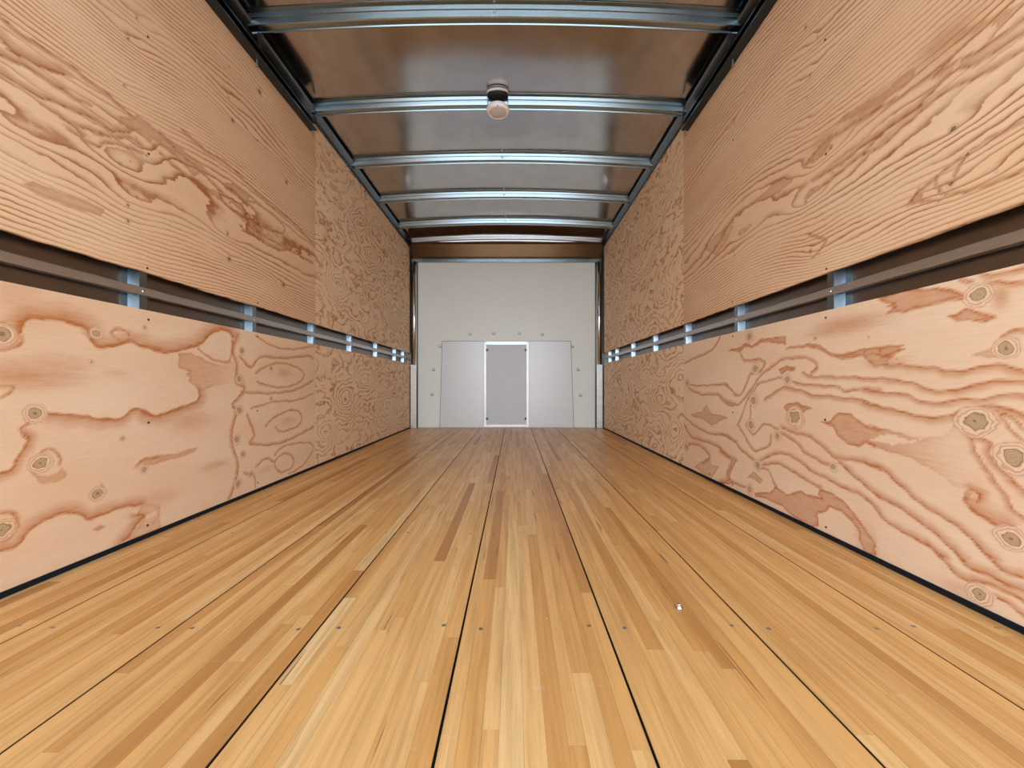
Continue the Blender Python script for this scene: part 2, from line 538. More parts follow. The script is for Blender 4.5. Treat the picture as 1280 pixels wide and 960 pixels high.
def features(side, lines, blobs, knots, softs=(), holes=(), hfn=None):
    def fn(y, z):
        # small feathering of the outlines along the grain
        yy = y + 0.0012 * np.sin(z * 160 + 3 * np.sin(y * 13)) + 0.001 * np.sin(z * 310 + y * 20)
        zz = z + 0.0018 * np.sin(y * 50 + 4 * np.sin(z * 23)) + 0.0010 * np.sin(y * 130 + z * 30)
        st = np.zeros(len(y))
        for crop, c, rad, amp in softs:
            p = conv(side, crop, [c])[0]
            g = min(1.25 * amp, 0.78) * np.exp(-(((y - p[0]) / rad[0]) ** 2 + ((z - p[1]) / rad[1]) ** 2))
            st = np.maximum(st, g)
        for b in blobs:
            crop, pts = b[0], b[1]
            amp = b[2] if len(b) > 2 else 0.70
            P = conv(side, crop, pts)
            if len(b) > 3: P = np.concatenate([P] + [conv(side, c2, p2) for c2, p2 in b[3]])
            ins = inside(yy, zz, P)
            d, _ = seg_dist(yy, zz, np.vstack([P, P[:1]]))
            v = np.where(ins, amp + 0.26 * np.clip(1 - d / 0.012, 0, 1), (amp + 0.26) * np.clip(1 - d / 0.005, 0, 1))
            if len(b) > 4 and b[4]:
                cc, fr = b[4]
                q = conv(side, cc[0], [cc[1]])[0]
                v = v * (1 - 0.85 * np.exp(-(((y - q[0]) / fr) ** 2 + ((z - q[1]) / fr) ** 2)))
            st = np.maximum(st, v)
        for crop, pts in holes:
            P = conv(side, crop, pts)
            ins = inside(yy, zz, P)
            st = np.where(ins, 0.0, st)
        for ln in lines:
            crop, wdt, sgn, pts = ln[:4]
            P = smooth_poly(conv(side, crop, pts))
            if P[-1][0] < P[0][0]: P = P[::-1]
            d, s = seg_dist(yy, zz, P)
            s = s * sgn
            v = np.where(s > 0, np.clip(1 - d / wdt, 0, 1), np.clip(1 - d / 0.0055, 0, 1))
            st = np.maximum(st, v)
        kn = np.full(len(y), 3.0)
        for kk in knots:
            crop, c, r = kk[:3]
            p = conv(side, crop, [c])[0]
            q = conv(side, crop, [(c[0], c[1] + r)])[0]
            rr = abs(q[1] - p[1]) * (1.25 if crop[0] in 'CD' and crop != 'C7' else 0.95)
            dk = np.hypot((y - p[0]) / (rr * 1.12), (z - p[1]) / rr)
            kn = np.minimum(kn, dk)
            st = np.where(dk < 1.25, st * np.clip((dk - 0.95) / 0.3, 0, 1), st)
        h = hfn(y, z, knots, side) if hfn else np.zeros(len(y))
        return h, st, kn
    return fn

#--FEATURES--
LR_LINES = [
 ('C3', .022, -1, [(130,300),(150,335),(230,328),(272,350),(265,378),(240,412)]),
 ('C3', .018, 1, [(0,570),(60,610),(120,600),(200,500),(240,440),(300,390),(360,345),(420,328),(520,330),(580,368),(545,410)]),
 ('C3', .018, -1, [(500,412),(560,433),(700,435),(960,445)]),
 ('C1', .022, -1, [(0,730),(230,745),(380,795),(500,810),(600,795),(740,755),(860,740),(960,748)]),
 ('C3', .018, 1, [(0,485),(40,485),(80,535),(125,548),(160,480),(180,430),(200,420)]),
 ('C3', .014, 1, [(210,520),(230,480),(300,460),(370,445)]),
 ('C3', .016, -1, [(440,468),(560,485),(690,490),(735,515)]),
 ('C3', .016, 1, [(745,528),(850,515),(960,525)]),
 ('C1', .020, -1, [(0,805),(150,820),(260,832),(350,870),(470,885),(570,855),(720,858),(840,832),(960,835)]),
 ('C3', .024, -1, [(270,565),(320,530),(375,498),(440,505),(500,520),(540,540),(700,555),(850,575),(960,610)]),
 ('C2', .028, -1, [(0,15),(100,40),(280,80),(420,105),(500,95),(600,50),(700,35),(820,42),(960,78)]),
 ('C3', .016, 1, [(200,520),(165,580),(130,680),(105,730)]),
 ('C3', .018, 1, [(110,730),(150,800),(200,880),(260,870),(300,850),(310,790)]),
 ('C3', .014, 1, [(180,600),(180,680),(155,730),(200,785),(250,735),(290,725),(350,755)]),
 ('C4', .024, 1, [(370,75),(450,105),(540,130),(620,190),(670,240),(760,265),(860,280),(960,330)]),
 ('C2', .026, 1, [(0,375),(100,410),(210,510),(300,590),(400,665),(520,735),(600,790),(680,870),(780,960)]),
 ('C5', .028, 1, [(400,350),(480,440),(580,540),(720,590)]),
 ('C4', .022, 1, [(370,110),(450,155),(500,215),(600,275),(660,300)]),
 ('C4', .028, 1, [(715,285),(800,360),(880,430),(960,485)]),
 ('C2', .028, 1, [(0,510),(100,590),(230,660),(330,730),(440,810),(540,910),(600,960)]),
 ('C5', .030, 1, [(300,420),(380,520),(480,560),(620,640),(720,675)]),
 ('C4', .024, 1, [(0,110),(80,150),(130,210),(200,265)]),
 ('C4', .022, 1, [(250,270),(340,225),(450,255),(530,320),(640,380),(760,440),(880,500),(960,590)]),
 ('C2', .026, 1, [(0,590),(70,650),(110,715),(220,785),(330,845),(410,900),(480,950)]),
 ('C5', .024, 1, [(130,380),(220,470),(300,560),(380,605),(440,605),(560,650),(720,735)]),
 ('C5', .020, 1, [(560,710),(620,745),(680,790),(720,815)]),
 ('C4', .030, 1, [(0,205),(60,245),(75,275),(45,355),(60,385),(0,402)]),
 ('C4', .020, 1, [(0,400),(80,405),(150,430)]),
 ('C4', .022, 1, [(260,300),(300,288),(350,290),(430,330),(500,380),(600,430)]),
 ('C4', .016, 1, [(255,320),(290,330),(320,400),(340,430)]),
 ('C2', .030, 1, [(640,542),(690,570),(680,603)]),
 ('C2', .060, 1, [(600,600),(610,625),(700,700),(800,765),(830,770)]),
 ('C2', .018, -1, [(580,110),(590,170),(640,220),(670,310),(740,410),(800,510),(870,590),(890,660),(960,705)]),
 ('C2', .022, -1, [(620,190),(700,230),(770,260),(750,320),(800,390),(880,470),(960,545)]),
 ('C2', .010, -1, [(820,90),(870,170),(950,240)]),
 ('C2', .012, -1, [(800,70),(880,100),(960,170)]),
 ('C1', .024, -1, [(130,650),(300,658),(420,668),(480,687),(580,687),(700,660),(820,655),(960,685)]),
 ('C1', .020, -1, [(720,100),(800,108),(960,70)]),
 ('C1', .020, -1, [(750,150),(850,160),(960,150)]),
 ('C1', .020, -1, [(820,485),(900,440),(960,432)]),
 ('C6', .022, 1, [(505,240),(550,215),(600,195),(650,170),(690,120),(700,95)]),
 ('C6', .018, -1, [(515,340),(560,355),(650,352),(730,352),(785,410)]),
 ('C6', .024, 1, [(530,380),(600,410),(680,410),(740,450),(785,465)]),
 ('C6', .022, 1, [(505,530),(560,580),(650,625),(720,625),(785,670)]),
 ('C6', .030, 1, [(505,580),(540,640),(600,660),(680,690),(740,745),(785,770)]),
 ('C6', .03, 1, [(510,690),(560,680),(610,705),(640,750),(600,780)]),
 ('C6', .03, 1, [(785,770),(750,850),(770,890),(700,890)]),
]
LR_BLOBS = [
 ('C3', [(50,278),(100,268),(160,236),(190,252),(240,215),(300,203),(395,198),(392,245),(370,238),(300,226),(240,235),(190,262),(150,256),(115,290),(100,285)]),
 ('C3', [(395,270),(440,255),(530,241),(600,250),(650,290),(700,302),(800,288),(900,262),(965,255),(965,300),(860,312),(800,318),(730,330),(660,312),(600,275),(520,252),(440,266)]),
 ('C1', [(0,555),(80,545),(240,540),(205,556),(245,562),(200,580),(110,598),(180,597),(140,628),(150,648),(60,660),(30,640),(0,605)]),
 ('C4', [(210,460),(300,462),(330,425),(400,472),(490,450),(520,470),(610,495),(590,470),(600,435),(660,460),(740,510),(800,580),(870,680),(930,760),(935,840),(870,815),(840,760),(830,680),(780,620),(730,570),(660,545),(640,570),(585,580),(590,660),(540,665),(450,610),(370,540),(290,500),(210,480)]),
 ('C3', [(605,710),(660,700),(720,650),(790,660),(830,700),(900,740),(962,755)], .70,
   [('C2', [(30,152),(100,175),(200,190),(300,225),(345,236),(480,215),(540,160),(580,112),(605,180),(680,320),(700,460),(690,540),(640,540),(600,538),(540,510),(460,450),(380,395),(280,345),(160,310),(60,270),(0,258)]),
    ('C4', [(940,190),(880,160),(830,185),(760,160),(700,110),(680,60)])], (('C2', (690,350)), 0.16)),
 ('C1', [(80,255),(240,205),(430,190),(600,220),(600,250),(500,270),(400,300),(320,310),(240,335),(130,345),(190,310),(140,300),(180,290),(130,278)]),
 ('C1', [(505,368),(560,350),(610,310),(660,325),(790,360),(730,395),(640,385),(560,390)]),
 ('C1', [(650,592),(780,550),(822,592),(842,615),(790,603)], .40),
 ('C1', [(570,155),(600,135),(660,150),(620,162)], .6),
 ('C3', [(360,412),(353,392),(400,375),(450,378),(450,395),(400,400),(370,422)]),
 ('C3', [(385,620),(400,600),(460,590),(500,615),(550,620),(500,650),(460,640),(410,660)]),
 ('C6', [(540,515),(600,500),(625,460),(650,510),(740,530),(700,550),(650,575),(610,540),(550,525)], .6),
 ('C4', [(165,375),(200,335),(255,385),(240,405),(205,375),(180,365)], .6),
 ('C6', [(560,800),(600,770),(640,750),(650,790),(690,800),(650,860),(610,840)], .5),
]
LR_SOFT = [('C3', (750,125), (.16,.035), .62), ('C3', (650,165), (.12,.02), .5), ('C1', (820,245), (.02,.035), .6),
           ('C2', (10,850), (.05,.08), .45), ('C5', (320,655), (.05,.03), .35), ('C1', (120,640), (.08,.02), .5)]
LR_HOLES = [('C2', [(30,240),(100,213),(180,215),(260,235),(350,238),(180,272),(130,255)])]
LR_KNOTS = [('C1', (682,232), 48), ('C1', (852,552), 46), ('C2', (665,130), 68), ('C2', (900,350), 66), ('C2', (880,828), 52),
            ('C5', (455,690), 44), ('C3', (175,195), 26), ('C3', (212,385), 26), ('C3', (405,450), 24), ('C3', (200,575), 28),
            ('C3', (185,725), 26), ('C3', (345,790), 24), ('C3', (450,680), 48), ('C3', (570,205), 12), ('C3', (735,515), 9),
            ('C4', (225,295), 24), ('C4', (178,440), 24), ('C4', (680,305), 22), ('C2', (650,570), 9), ('C1', (30,488), 7),
            ('C1', (197,617), 7), ('C3', (890,198), 7), ('C6', (520,345), 18), ('C6', (515,690), 18), ('C6', (640,840), 14)]

LL_LINES = [
 ('D1', .020, -1, [(0,255),(50,265),(90,300),(110,330)]),
 ('D1', .016, 1, [(140,345),(130,385),(60,420),(0,425)]),
 ('D1', .075, 1, [(125,310),(150,250),(200,228),(300,238),(370,248),(420,268),(480,275),(520,310),(545,345)]),
 ('D1', .060, 1, [(545,372),(580,400),(640,408),(720,395),(765,375),(800,380),(880,410),(960,425)]),
 ('D1', .014, 1, [(665,322),(690,300),(740,300),(775,330),(770,365)]),
 ('D1', .012, 1, [(665,322),(700,350),(740,378)]),
 ('D1', .012, -1, [(0,630),(80,630),(60,680),(20,710)]),
 ('D1', .050, -1, [(290,790),(320,800),(430,810),(530,810),(560,830),(640,832),(730,825),(780,780),(840,770),(900,800),(960,815)]),
 ('D1', .012, -1, [(170,850),(130,880),(130,930),(160,960)]),
 ('D2', .030, -1, [(140,10),(170,45),(140,100),(100,160),(60,230),(0,250)]),
 ('D2', .010, -1, [(190,200),(250,115),(310,100),(355,140),(365,195)]),
 ('D2', .045, 1, [(0,715),(80,700),(130,660),(170,600),(220,560),(320,510),(430,485),(480,495),(525,530),(600,500),(720,460),(850,435)]),
 ('D2', .050, 1, [(830,490),(870,505),(830,550),(770,630),(745,655)]),
 ('D2', .014, 1, [(0,490),(60,490),(100,530),(90,590),(40,640),(0,655)]),
 ('D2', .024, -1, [(820,195),(860,160),(960,152)]),
 ('D3', .070, 1, [(0,185),(60,205),(120,208),(200,190),(250,170),(290,125),(350,115),(380,140)]),
 ('D3', .012, 1, [(230,190),(270,225),(330,250),(370,240),(380,150)]),
 ('D3', .060, -1, [(0,460),(60,475),(160,440),(230,410),(232,370)]),
 ('D3', .030, 1, [(400,130),(375,200),(395,260),(390,340),(425,355),(420,380),(375,430),(400,465)]),
 ('D3', .030, 1, [(400,465),(380,540),(380,600),(405,680),(395,760),(370,830)]),
 ('D3', .014, 1, [(480,140),(560,185),(640,195),(730,180)]),
 ('D3', .022, 1, [(410,230),(460,275),(500,230),(600,235),(700,225),(725,235)]),
 ('D3', .016, 1, [(480,300),(520,270),(600,255),(680,290),(670,330),(600,355),(520,345),(485,330)]),
 ('D3', .020, 1, [(420,380),(550,385),(650,370),(725,330)]),
 ('D3', .014, 1, [(460,450),(560,420),(650,415),(725,385)]),
 ('D3', .016, 1, [(520,525),(570,480),(640,455),(675,480),(660,520),(590,545),(565,525)]),
 ('D3', .022, 1, [(440,480),(470,560),(450,600),(540,605),(620,585),(725,530)]),
 ('D3', .014, 1, [(560,650),(600,610),(700,595),(725,620),(680,690),(620,725)]),
 ('D3', .016, 1, [(590,720),(565,700),(565,670),(610,640),(640,665),(630,700),(590,720)]),
 ('D3', .020, 1, [(480,700),(520,665),(560,680)]),
 ('D3', .020, 1, [(430,730),(470,740),(475,780)]),
 ('D3', .022, -1, [(360,110),(380,130),(385,220)]),
]
LL_BLOBS = [
 ('D2', [(190,240),(220,280),(250,310),(330,300),(400,260),(370,220),(340,250),(280,270),(230,262)], .50),
 ('D3', [(150,215),(200,210),(260,240),(330,268),(375,245),(390,260),(395,330),(340,340),(300,350),(230,372),(215,345),(190,330),(200,310),(180,300),(200,290),(150,270)], .55, [], (('D3', (400,330)), .14)),
 ('D3', [(0,665),(60,650),(150,640),(228,612),(215,635),(150,655),(60,680),(0,692)], .55),
 ('D2', [(820,195),(860,160),(960,148),(960,175),(910,190),(880,175)], .5),
 ('D2', [(560,580),(600,565),(628,572),(590,592)], .6),
 ('D2', [(545,375),(580,348),(615,312),(622,330),(590,352),(560,380)], .5),
 ('D2', [(850,432),(960,440),(955,520),(920,540),(960,530),(960,580),(870,620),(760,650),(840,560),(880,500),(830,490)], .42),
 ('D1', [(545,345),(600,390),(640,408),(720,395),(765,372),(700,355),(650,380),(600,370)], .35),
]
LL_SOFT = [('D1', (170,570), (.16,.045), .60), ('D1', (330,520), (.14,.05), .42), ('D1', (690,560), (.06,.02), .30),
           ('D3', (200,500), (.13,.05), .42), ('D3', (310,690), (.10,.025), .42), ('D3', (600,295), (.08,.03), .45),
           ('D1', (80,110), (.10,.09), .38), ('D2', (950,400), (.1,.04), .35), ('D3', (620,500), (.09,.03), .35), ('D3', (520,710), (.1,.02), .3)]
LL_HOLES = [('D2', [(150,520),(200,490),(400,440),(395,465),(250,520),(190,548)]), ('D1', [(668,322),(692,302),(738,302),(772,330),(768,362),(740,376),(700,350)]),
            ('D2', [(870,505),(930,470),(940,490),(880,530)])]
LL_KNOTS = [('D1', (12,325), 46), ('D1', (212,800), 40), ('D1', (580,318), 26), ('D1', (550,492), 14), ('D2', (245,188), 42),
            ('D2', (585,370), 30), ('D2', (12,590), 46), ('D2', (865,225), 18), ('D3', (408,455), 16), ('D3', (398,582), 16),
            ('D3', (403,770), 16), ('D3', (408,322), 16), ('D3', (425,645), 13), ('D3', (420,200), 13), ('D2', (735,40), 14),
            ('D1', (868,285), 12), ('D3', (458,730), 12), ('D3', (545,275), 9), ('D3', (545,405), 8)]

UL_KNOTS = [('E2', (404,120), 9), ('E2', (432,55), 7), ('E2', (393,271), 6), ('E2', (430,434), 6), ('E2', (462,490), 5), ('E2', (380,517), 8),
            ('E2', (412,510), 5), ('E2', (404,648), 8), ('E2', (404,698), 9), ('E2', (431,621), 6), ('E2', (725,210), 5), ('E2', (806,438), 4),
            ('E2', (722,308), 5), ('E2', (719,738), 7), ('E2', (724,818), 10), ('E2', (76,512), 6), ('E2', (50,393), 5), ('E2', (725,640), 5),
            ('E2', (895,900), 10), ('E2', (735,380), 9), ('E2', (905,575), 9), ('E2', (820,290), 12)]
UL_LINES = [
 ('E1', .020, -1, [(0,85),(90,180),(200,240),(300,310),(450,410),(560,500),(700,610),(800,700)]),
 ('E1', .045, 1, [(0,240),(80,320),(180,370),(280,420),(380,455)]),
 ('E1', .028, 1, [(0,330),(100,380),(200,430),(300,500),(380,540)]),
 ('E1', .022, 1, [(380,545),(450,600),(540,635)]),
 ('E1', .030, 1, [(0,440),(100,510),(220,575),(330,620),(450,670),(560,720),(680,790),(780,795)]),
 ('E1', .022, 1, [(340,685),(420,745),(540,780),(640,820),(790,835),(850,880)]),
 ('E1', .018, 1, [(400,775),(520,850),(600,885),(620,862),(750,880),(880,940)]),
 ('E3', .022, 1, [(0,60),(100,160),(200,250),(290,340),(360,400),(440,470),(540,510),(600,560),(680,600)]),
 ('E3', .022, 1, [(0,150),(100,240),(220,320),(320,400),(430,500),(560,570),(680,640)]),
 ('E3', .020, -1, [(100,40),(200,130),(310,200),(400,290),(500,380),(600,460),(690,560)]),
 ('E3', .016, 1, [(370,360),(420,370),(500,420),(550,475),(540,500),(440,460),(375,400)]),
]
UL_BLOBS = [
 ('E1', [(705,690),(790,715),(820,690),(900,750),(960,800),(1056,900),(1056,935),(960,860),(900,830),(905,860),(850,820),(790,760),(720,740)], .55),
 ('E3', [(0,60),(100,130),(160,180),(220,240),(180,235),(150,250),(110,200),(40,140),(0,110)], .55),
 ('E3', [(275,280),(330,280),(400,340),(385,360),(370,370),(330,330),(290,305)], .55),
 ('E3', [(130,255),(200,300),(265,320),(275,345),(200,325),(140,280)], .5),
 ('E1', [(550,765),(600,790),(660,815),(620,825),(560,800)], .6),
 ('E2', [(72,575),(110,578),(220,615),(330,660),(320,682),(220,650),(110,610)], .5),
]
UR_KNOTS = [('C7', (945,232), 9), ('C7', (936,455), 14), ('C7', (985,543), 13), ('C7', (928,650), 13), ('C7', (1090,606), 7), ('C7', (504,523), 7),
            ('C7', (455,565), 6), ('C7', (415,97), 8), ('C7', (457,130), 6), ('C7', (430,265), 8), ('C7', (415,713), 8), ('C7', (440,672), 6),
            ('C7', (432,887), 9), ('C7', (465,898), 5), ('C7', (430,828), 8), ('C7', (424,440), 5), ('C7', (420,343), 5), ('C7', (200,326), 4),
            ('C7', (164,436), 5), ('C7', (200,815), 5), ('C7', (164,902), 5), ('C7', (172,630), 4), ('C7', (183,568), 5), ('C7', (1022,682), 4), ('C7', (620,847), 4)]
UR_LINES = [
 ('C7', .028, 1, [(1186,120),(1080,190),(1000,235),(950,245),(900,290),(820,370),(740,430),(640,500),(540,580),(440,640)]),
 ('C7', .022, 1, [(1186,180),(1050,260),(940,310),(840,380),(760,450),(680,520),(600,560),(500,640),(420,700)]),
 ('C7', .020, -1, [(1186,60),(1080,140),(980,200),(860,260),(760,330),(660,390),(560,450),(480,500),(410,580)]),
 ('C7', .020, 1, [(620,540),(680,480),(800,390),(830,370)]),
 ('C7', .014, 1, [(880,620),(870,650),(900,690),(960,680),(1080,650),(1186,600)]),
 ('C7', .016, 1, [(980,560),(950,610),(940,640)]),
 ('C7', .014, -1, [(780,715),(820,670),(900,600),(980,540),(1080,480),(1186,420)]),
 ('C7', .014, 1, [(440,830),(490,845),(470,880),(440,910)]),
]
UR_BLOBS = [
 ('C7', [(775,717),(820,660),(825,700),(900,712)], .6),
 ('C7', [(1186,0),(1060,70),(960,110),(900,170),(860,190),(960,140),(1080,80),(1100,100),(1140,40),(1186,20)], .5),
 ('C7', [(800,240),(740,280),(700,320),(620,370),(560,400),(520,440),(580,410),(660,370),(740,320),(800,270)], .6),
 ('C7', [(945,225),(870,250),(865,275),(900,260)], .65),
 ('C7', [(410,580),(440,550),(490,495),(510,490),(480,540),(445,575)], .6),
 ('C7', [(360,620),(300,650),(260,690),(220,720),(260,705),(320,680),(370,640)], .5),
 ('C7', [(150,790),(100,830),(60,880),(100,900),(130,860),(160,800)], .4),
]
UR_SOFT = [('C7', (900,150), (.10,.05), .5), ('C7', (640,375), (.12,.035), .55), ('C7', (480,490), (.1,.03), .45)]

def h_upper(y, z, knots, side):
    # fine rings above and below a wide-ringed band half way up
    c = 1.36 + 0.03 * np.sin(y * 2.1)
    dens = lambda q: 60 + 18 * np.sin(q * 9.0) + 10 * np.sin(q * 23 + 1) - 44 * np.exp(-((q - 1.36) / 0.12) ** 2)
    zs = np.linspace(0.8, 2.4, 400)
    cum = np.concatenate([[0], np.cumsum(dens((zs[1:] + zs[:-1]) / 2) * np.diff(zs))])
    h = np.interp(z + 0.03 * np.sin(y * 2.1) + 0.012 * np.sin(y * 5.3 + 1), zs, cum)
    for kk in knots:
        p = conv(side, kk[0], [kk[1]])[0]
        h = h + 1.1 * np.exp(-((y - p[0]) / 0.11) ** 2 - ((z - p[1]) / 0.03) ** 2)
    return h
def h_zero(y, z, knots, side):
    return z * 3.0 + y * 1.0
def h_far(y, z, knots, side):
    h = z * 7.0
    for p in FARK:
        h = h + 4.5 * np.exp(-((y - p[0]) / p[2]) ** 2 - ((z - p[1]) / p[3]) ** 2)
    return h
FARK = [(3.0, 1.25, .15, .13), (3.1, .45, .2, .12), (3.7, 1.7, .25, .12), (4.1, .3, .3, .14), (3.4, 1.9, .2, .1), (4.4, 1.3, .2, .14), (2.8, .2, .14, .1), (3.5, .6, .2, .1)]

YJ = 2.634
STUD0, STUDP = 1.425, 0.6085
STUDS = [STUD0 + STUDP * k for k in range(-3, 6)] + [4.80]
ZLO0, ZLO1, ZUP0, ZUP1 = 0.016, 0.803, 0.935, 2.235
def screw_o(X, side, y, z, parent, mat=None, r=0.0042):
    bm = bmesh.new()
    s = -side
    lathe(bm, [(r, 0), (r, s * 0.0012), (r * 0.55, s * 0.0022), (r * 0.3, s * 0.0010)], (X - s * 0.0002, y, z), 8, 'x')
    return from_bm('screw', bm, mat or M['screwd'], parent)

def side_wall(side):
    X = XL if side < 0 else XR
    word = 'left' if side < 0 else 'right'
    wall = empty('wall_' + word, (X, 2.3, 0))
    tag(wall, '%s side wall, plywood sheets above and below a slot showing steel studs' % word, 'wall', kind='structure')
    L = side < 0
    lo = features(side, LL_LINES if L else LR_LINES, LL_BLOBS if L else LR_BLOBS, LL_KNOTS if L else LR_KNOTS,
                  LL_SOFT if L else LR_SOFT, LL_HOLES if L else LR_HOLES)
    up = features(side, UL_LINES if L else UR_LINES, UL_BLOBS if L else UR_BLOBS, UL_KNOTS if L else UR_KNOTS,
                  () if L else UR_SOFT, hfn=h_upper)
    fr = features(side, [], [], [], hfn=h_far)
    y_end = 5.00 if L else 4.97
    P = []
    p = grid_panel('plywood_sheet', X, side, 0.194, YJ - 0.001, ZLO0, ZLO1, 0.0052, M['ply_lo'], wall, lo); P.append((p, 0.194, YJ, 0))
    p['label'] = 'pale lower plywood sheet with wavy orange bands and knots'
    p = grid_panel('plywood_sheet', X, side, YJ + 0.001, y_end, ZLO0, ZLO1, 0.02, M['ply_far'] if L else M['ply_far_r'], wall, fr); P.append((p, YJ, y_end, 0))
    p['label'] = 'far lower plywood sheet with tightly swirled grain'
    p = grid_panel('plywood_sheet', X, side, 0.194, YJ - 0.001, ZUP0, ZUP1, 0.0075, M['ply_up'], wall, up, wavy=0.0016 if L else 0.0008); P.append((p, 0.194, YJ, 1))
    p['label'] = 'upper plywood sheet with fine straight grain lines'
    p = grid_panel('plywood_sheet', X, side, YJ + 0.001, y_end, ZUP0, ZUP1, 0.02, M['ply_far'], wall, fr); P.append((p, YJ, y_end, 1))
    p['label'] = 'far upper plywood sheet with swirled grain'
    for z0, z1 in ((ZLO0, ZLO1), (ZUP0, ZUP1)):
        p = grid_panel('plywood_sheet', X, side, YB + 0.05, 0.192, z0, z1, 0.03, M['ply_far'], wall, fr)
        P.append((p, YB, 0.19, 0 if z0 < .5 else 1))
    # screws
    for y in STUDS:
        for z in (0.042, 0.408, 0.778, 0.957, 1.36, 1.77, 2.18):
            u = 1 if z > 0.87 else 0
            for (p, a, b, k) in P:
                if k == u and a + 0.02 < y + 0.006 < b - 0.02:
                    screw_o(X, side, y + 0.006 + random.uniform(-.004, .004), z + random.uniform(-.008, .008), p)
    # skin
    s = side
    xs = X + s * 0.048
    sk = boxo('side_skin', (min(xs, xs + s * 0.004), max(xs, xs + s * 0.004), YB, YF + 0.05, -0.06, 2.33), M['skin'], wall)
    # studs : hat section
    for y in STUDS:
        prof = [(xs - s * 0.001, y - 0.048), (xs - s * 0.001, y - 0.022), (X + s * 0.0135, y - 0.014), (X + s * 0.0135, y + 0.014), (xs - s * 0.001, y + 0.022), (xs - s * 0.001, y + 0.048)]
        out = strip_profile(prof, 0.0012 * (1 if s < 0 else -1) * -1)
        bm = bmesh.new()
        extrude(bm, out, [lambda u, v, z=z: (u, v, z) for z in (0.0, 2.30)])
        st = from_bm('stud', bm, M['stud'], wall)
        # rivet where strap crosses
        bm = bmesh.new()
        lathe(bm, [(0.006, 0), (0.006, -s * 0.001), (0.0035, -s * 0.003)], (X + s * 0.0105, y, 0.868 + 0.001), 10, 'x')
        from_bm('rivet', bm, M['chrome'], st, True)
    # strap: flat bar with a folded lower lip, in front of the studs inside the slot
    prof = [(X + s * 0.013, 0.884), (X + s * 0.0108, 0.881), (X + s * 0.0108, 0.859), (X + s * 0.0125, 0.856), (X + s * 0.030, 0.854)]
    bm = bmesh.new()
    n = 60
    extrude(bm, strip_profile(prof, 0.0012 * (1 if s > 0 else -1)), [lambda u, v, y=y: (u, y, v + 0.0006 * math.sin(y * 40)) for y in np.linspace(YB + .06, y_end - 0.01, n)])
    sp = from_bm('steel_strap', bm, M['strap'], wall)
    # black sealed joint along the floor
    bb = boxo('baseboard_' + word, (min(X - s * 0.004, X + s * 0.02), max(X - s * 0.004, X + s * 0.02), YB + 0.05, y_end, 0.0003, 0.0158), M['black'])
    tag(bb, 'thin black sealed joint along the floor under the %s plywood' % word, 'trim', kind='structure')
    # top rail
    rail = empty('trim_%d' % (1 if L else 2), (X, 2.3, ZUP1))
    tag(rail, 'galvanised roof rail running along the top of the %s wall' % word, 'trim', kind='structure')
    xr = X + s * 0.014
    prof = [(xr, 2.20), (xr, 2.275), (X - s * 0.022, 2.292), (X - s * 0.030, 2.300)]
    bm = bmesh.new()
    extrude(bm, strip_profile(prof, 0.002 * (1 if s > 0 else -1)), [lambda u, v, y=y: (u, y, v) for y in (YB, YF)])
    from_bm('rail_web', bm, M['rail'], rail)
    bm = bmesh.new()
    box(bm, min(X - s * 0.003, X + s * 0.012), max(X - s * 0.003, X + s * 0.012), YB + .05, y_end, 2.236, 2.244)
    from_bm('rail_lip', bm, M['darksteel'], rail)
    return wall
wl_ = side_wall(-1)
wr_ = side_wall(1)

# ---------- ceiling
def zroof(x): return ZR - CROWN * ((x - XC) / 1.2) ** 2
ceiling = empty('ceiling', (XC, 2.3, ZR))
tag(ceiling, 'reflective sheet metal roof on curved galvanised bows', 'ceiling', kind='structure')
BOWS = [0.125, 0.74, 1.36, 1.975, 2.592, 3.222, 3.848, 4.468]
nx, ny = 60, 220
xs = np.linspace(XL - 0.05, XR + 0.05, nx + 1); ys = np.linspace(YB, YF + 0.0, ny + 1)
vs, fs = [], []
for i, x in enumerate(xs):
    for j, y in enumerate(ys):
        k = np.searchsorted(BOWS, y)
        a = BOWS[k - 1] if k > 0 else BOWS[0] - .62
        b = BOWS[k] if k < len(BOWS) else 5.04
        t = min(max((y - a) / (b - a), 0), 1)
        e = max(0.0, 1 - ((x - XC) / 1.25) ** 2)
        sag = 0.0035 * math.sin(PI * t) * (0.5 + 0.5 * e) + 0.0012 * math.sin(x * 3.1 + y * 5) * e
        if y > 3.9: sag += 0.0035 * math.exp(-((abs(x - XC) - 0.62) / 0.09) ** 2) * math.sin(PI * t)
        vs.append((x, y, zroof(x) - sag + 0.002))
n0 = len(vs)
vs += [(x, y, z + 0.003) for x, y, z in vs]
def vi(i, j): return i * (ny + 1) + j
for i in range(nx):
    for j in range(ny):
        q = (vi(i, j), vi(i, j + 1), vi(i + 1, j + 1), vi(i + 1, j))
        fs.append(q)
        fs.append(tuple(n0 + k for k in reversed(q)))
me = bpy.data.meshes.new('roof_sheet')
me.from_pydata(vs, [], fs)
rs = link('roof_sheet', me, M['roof'], ceiling, True)

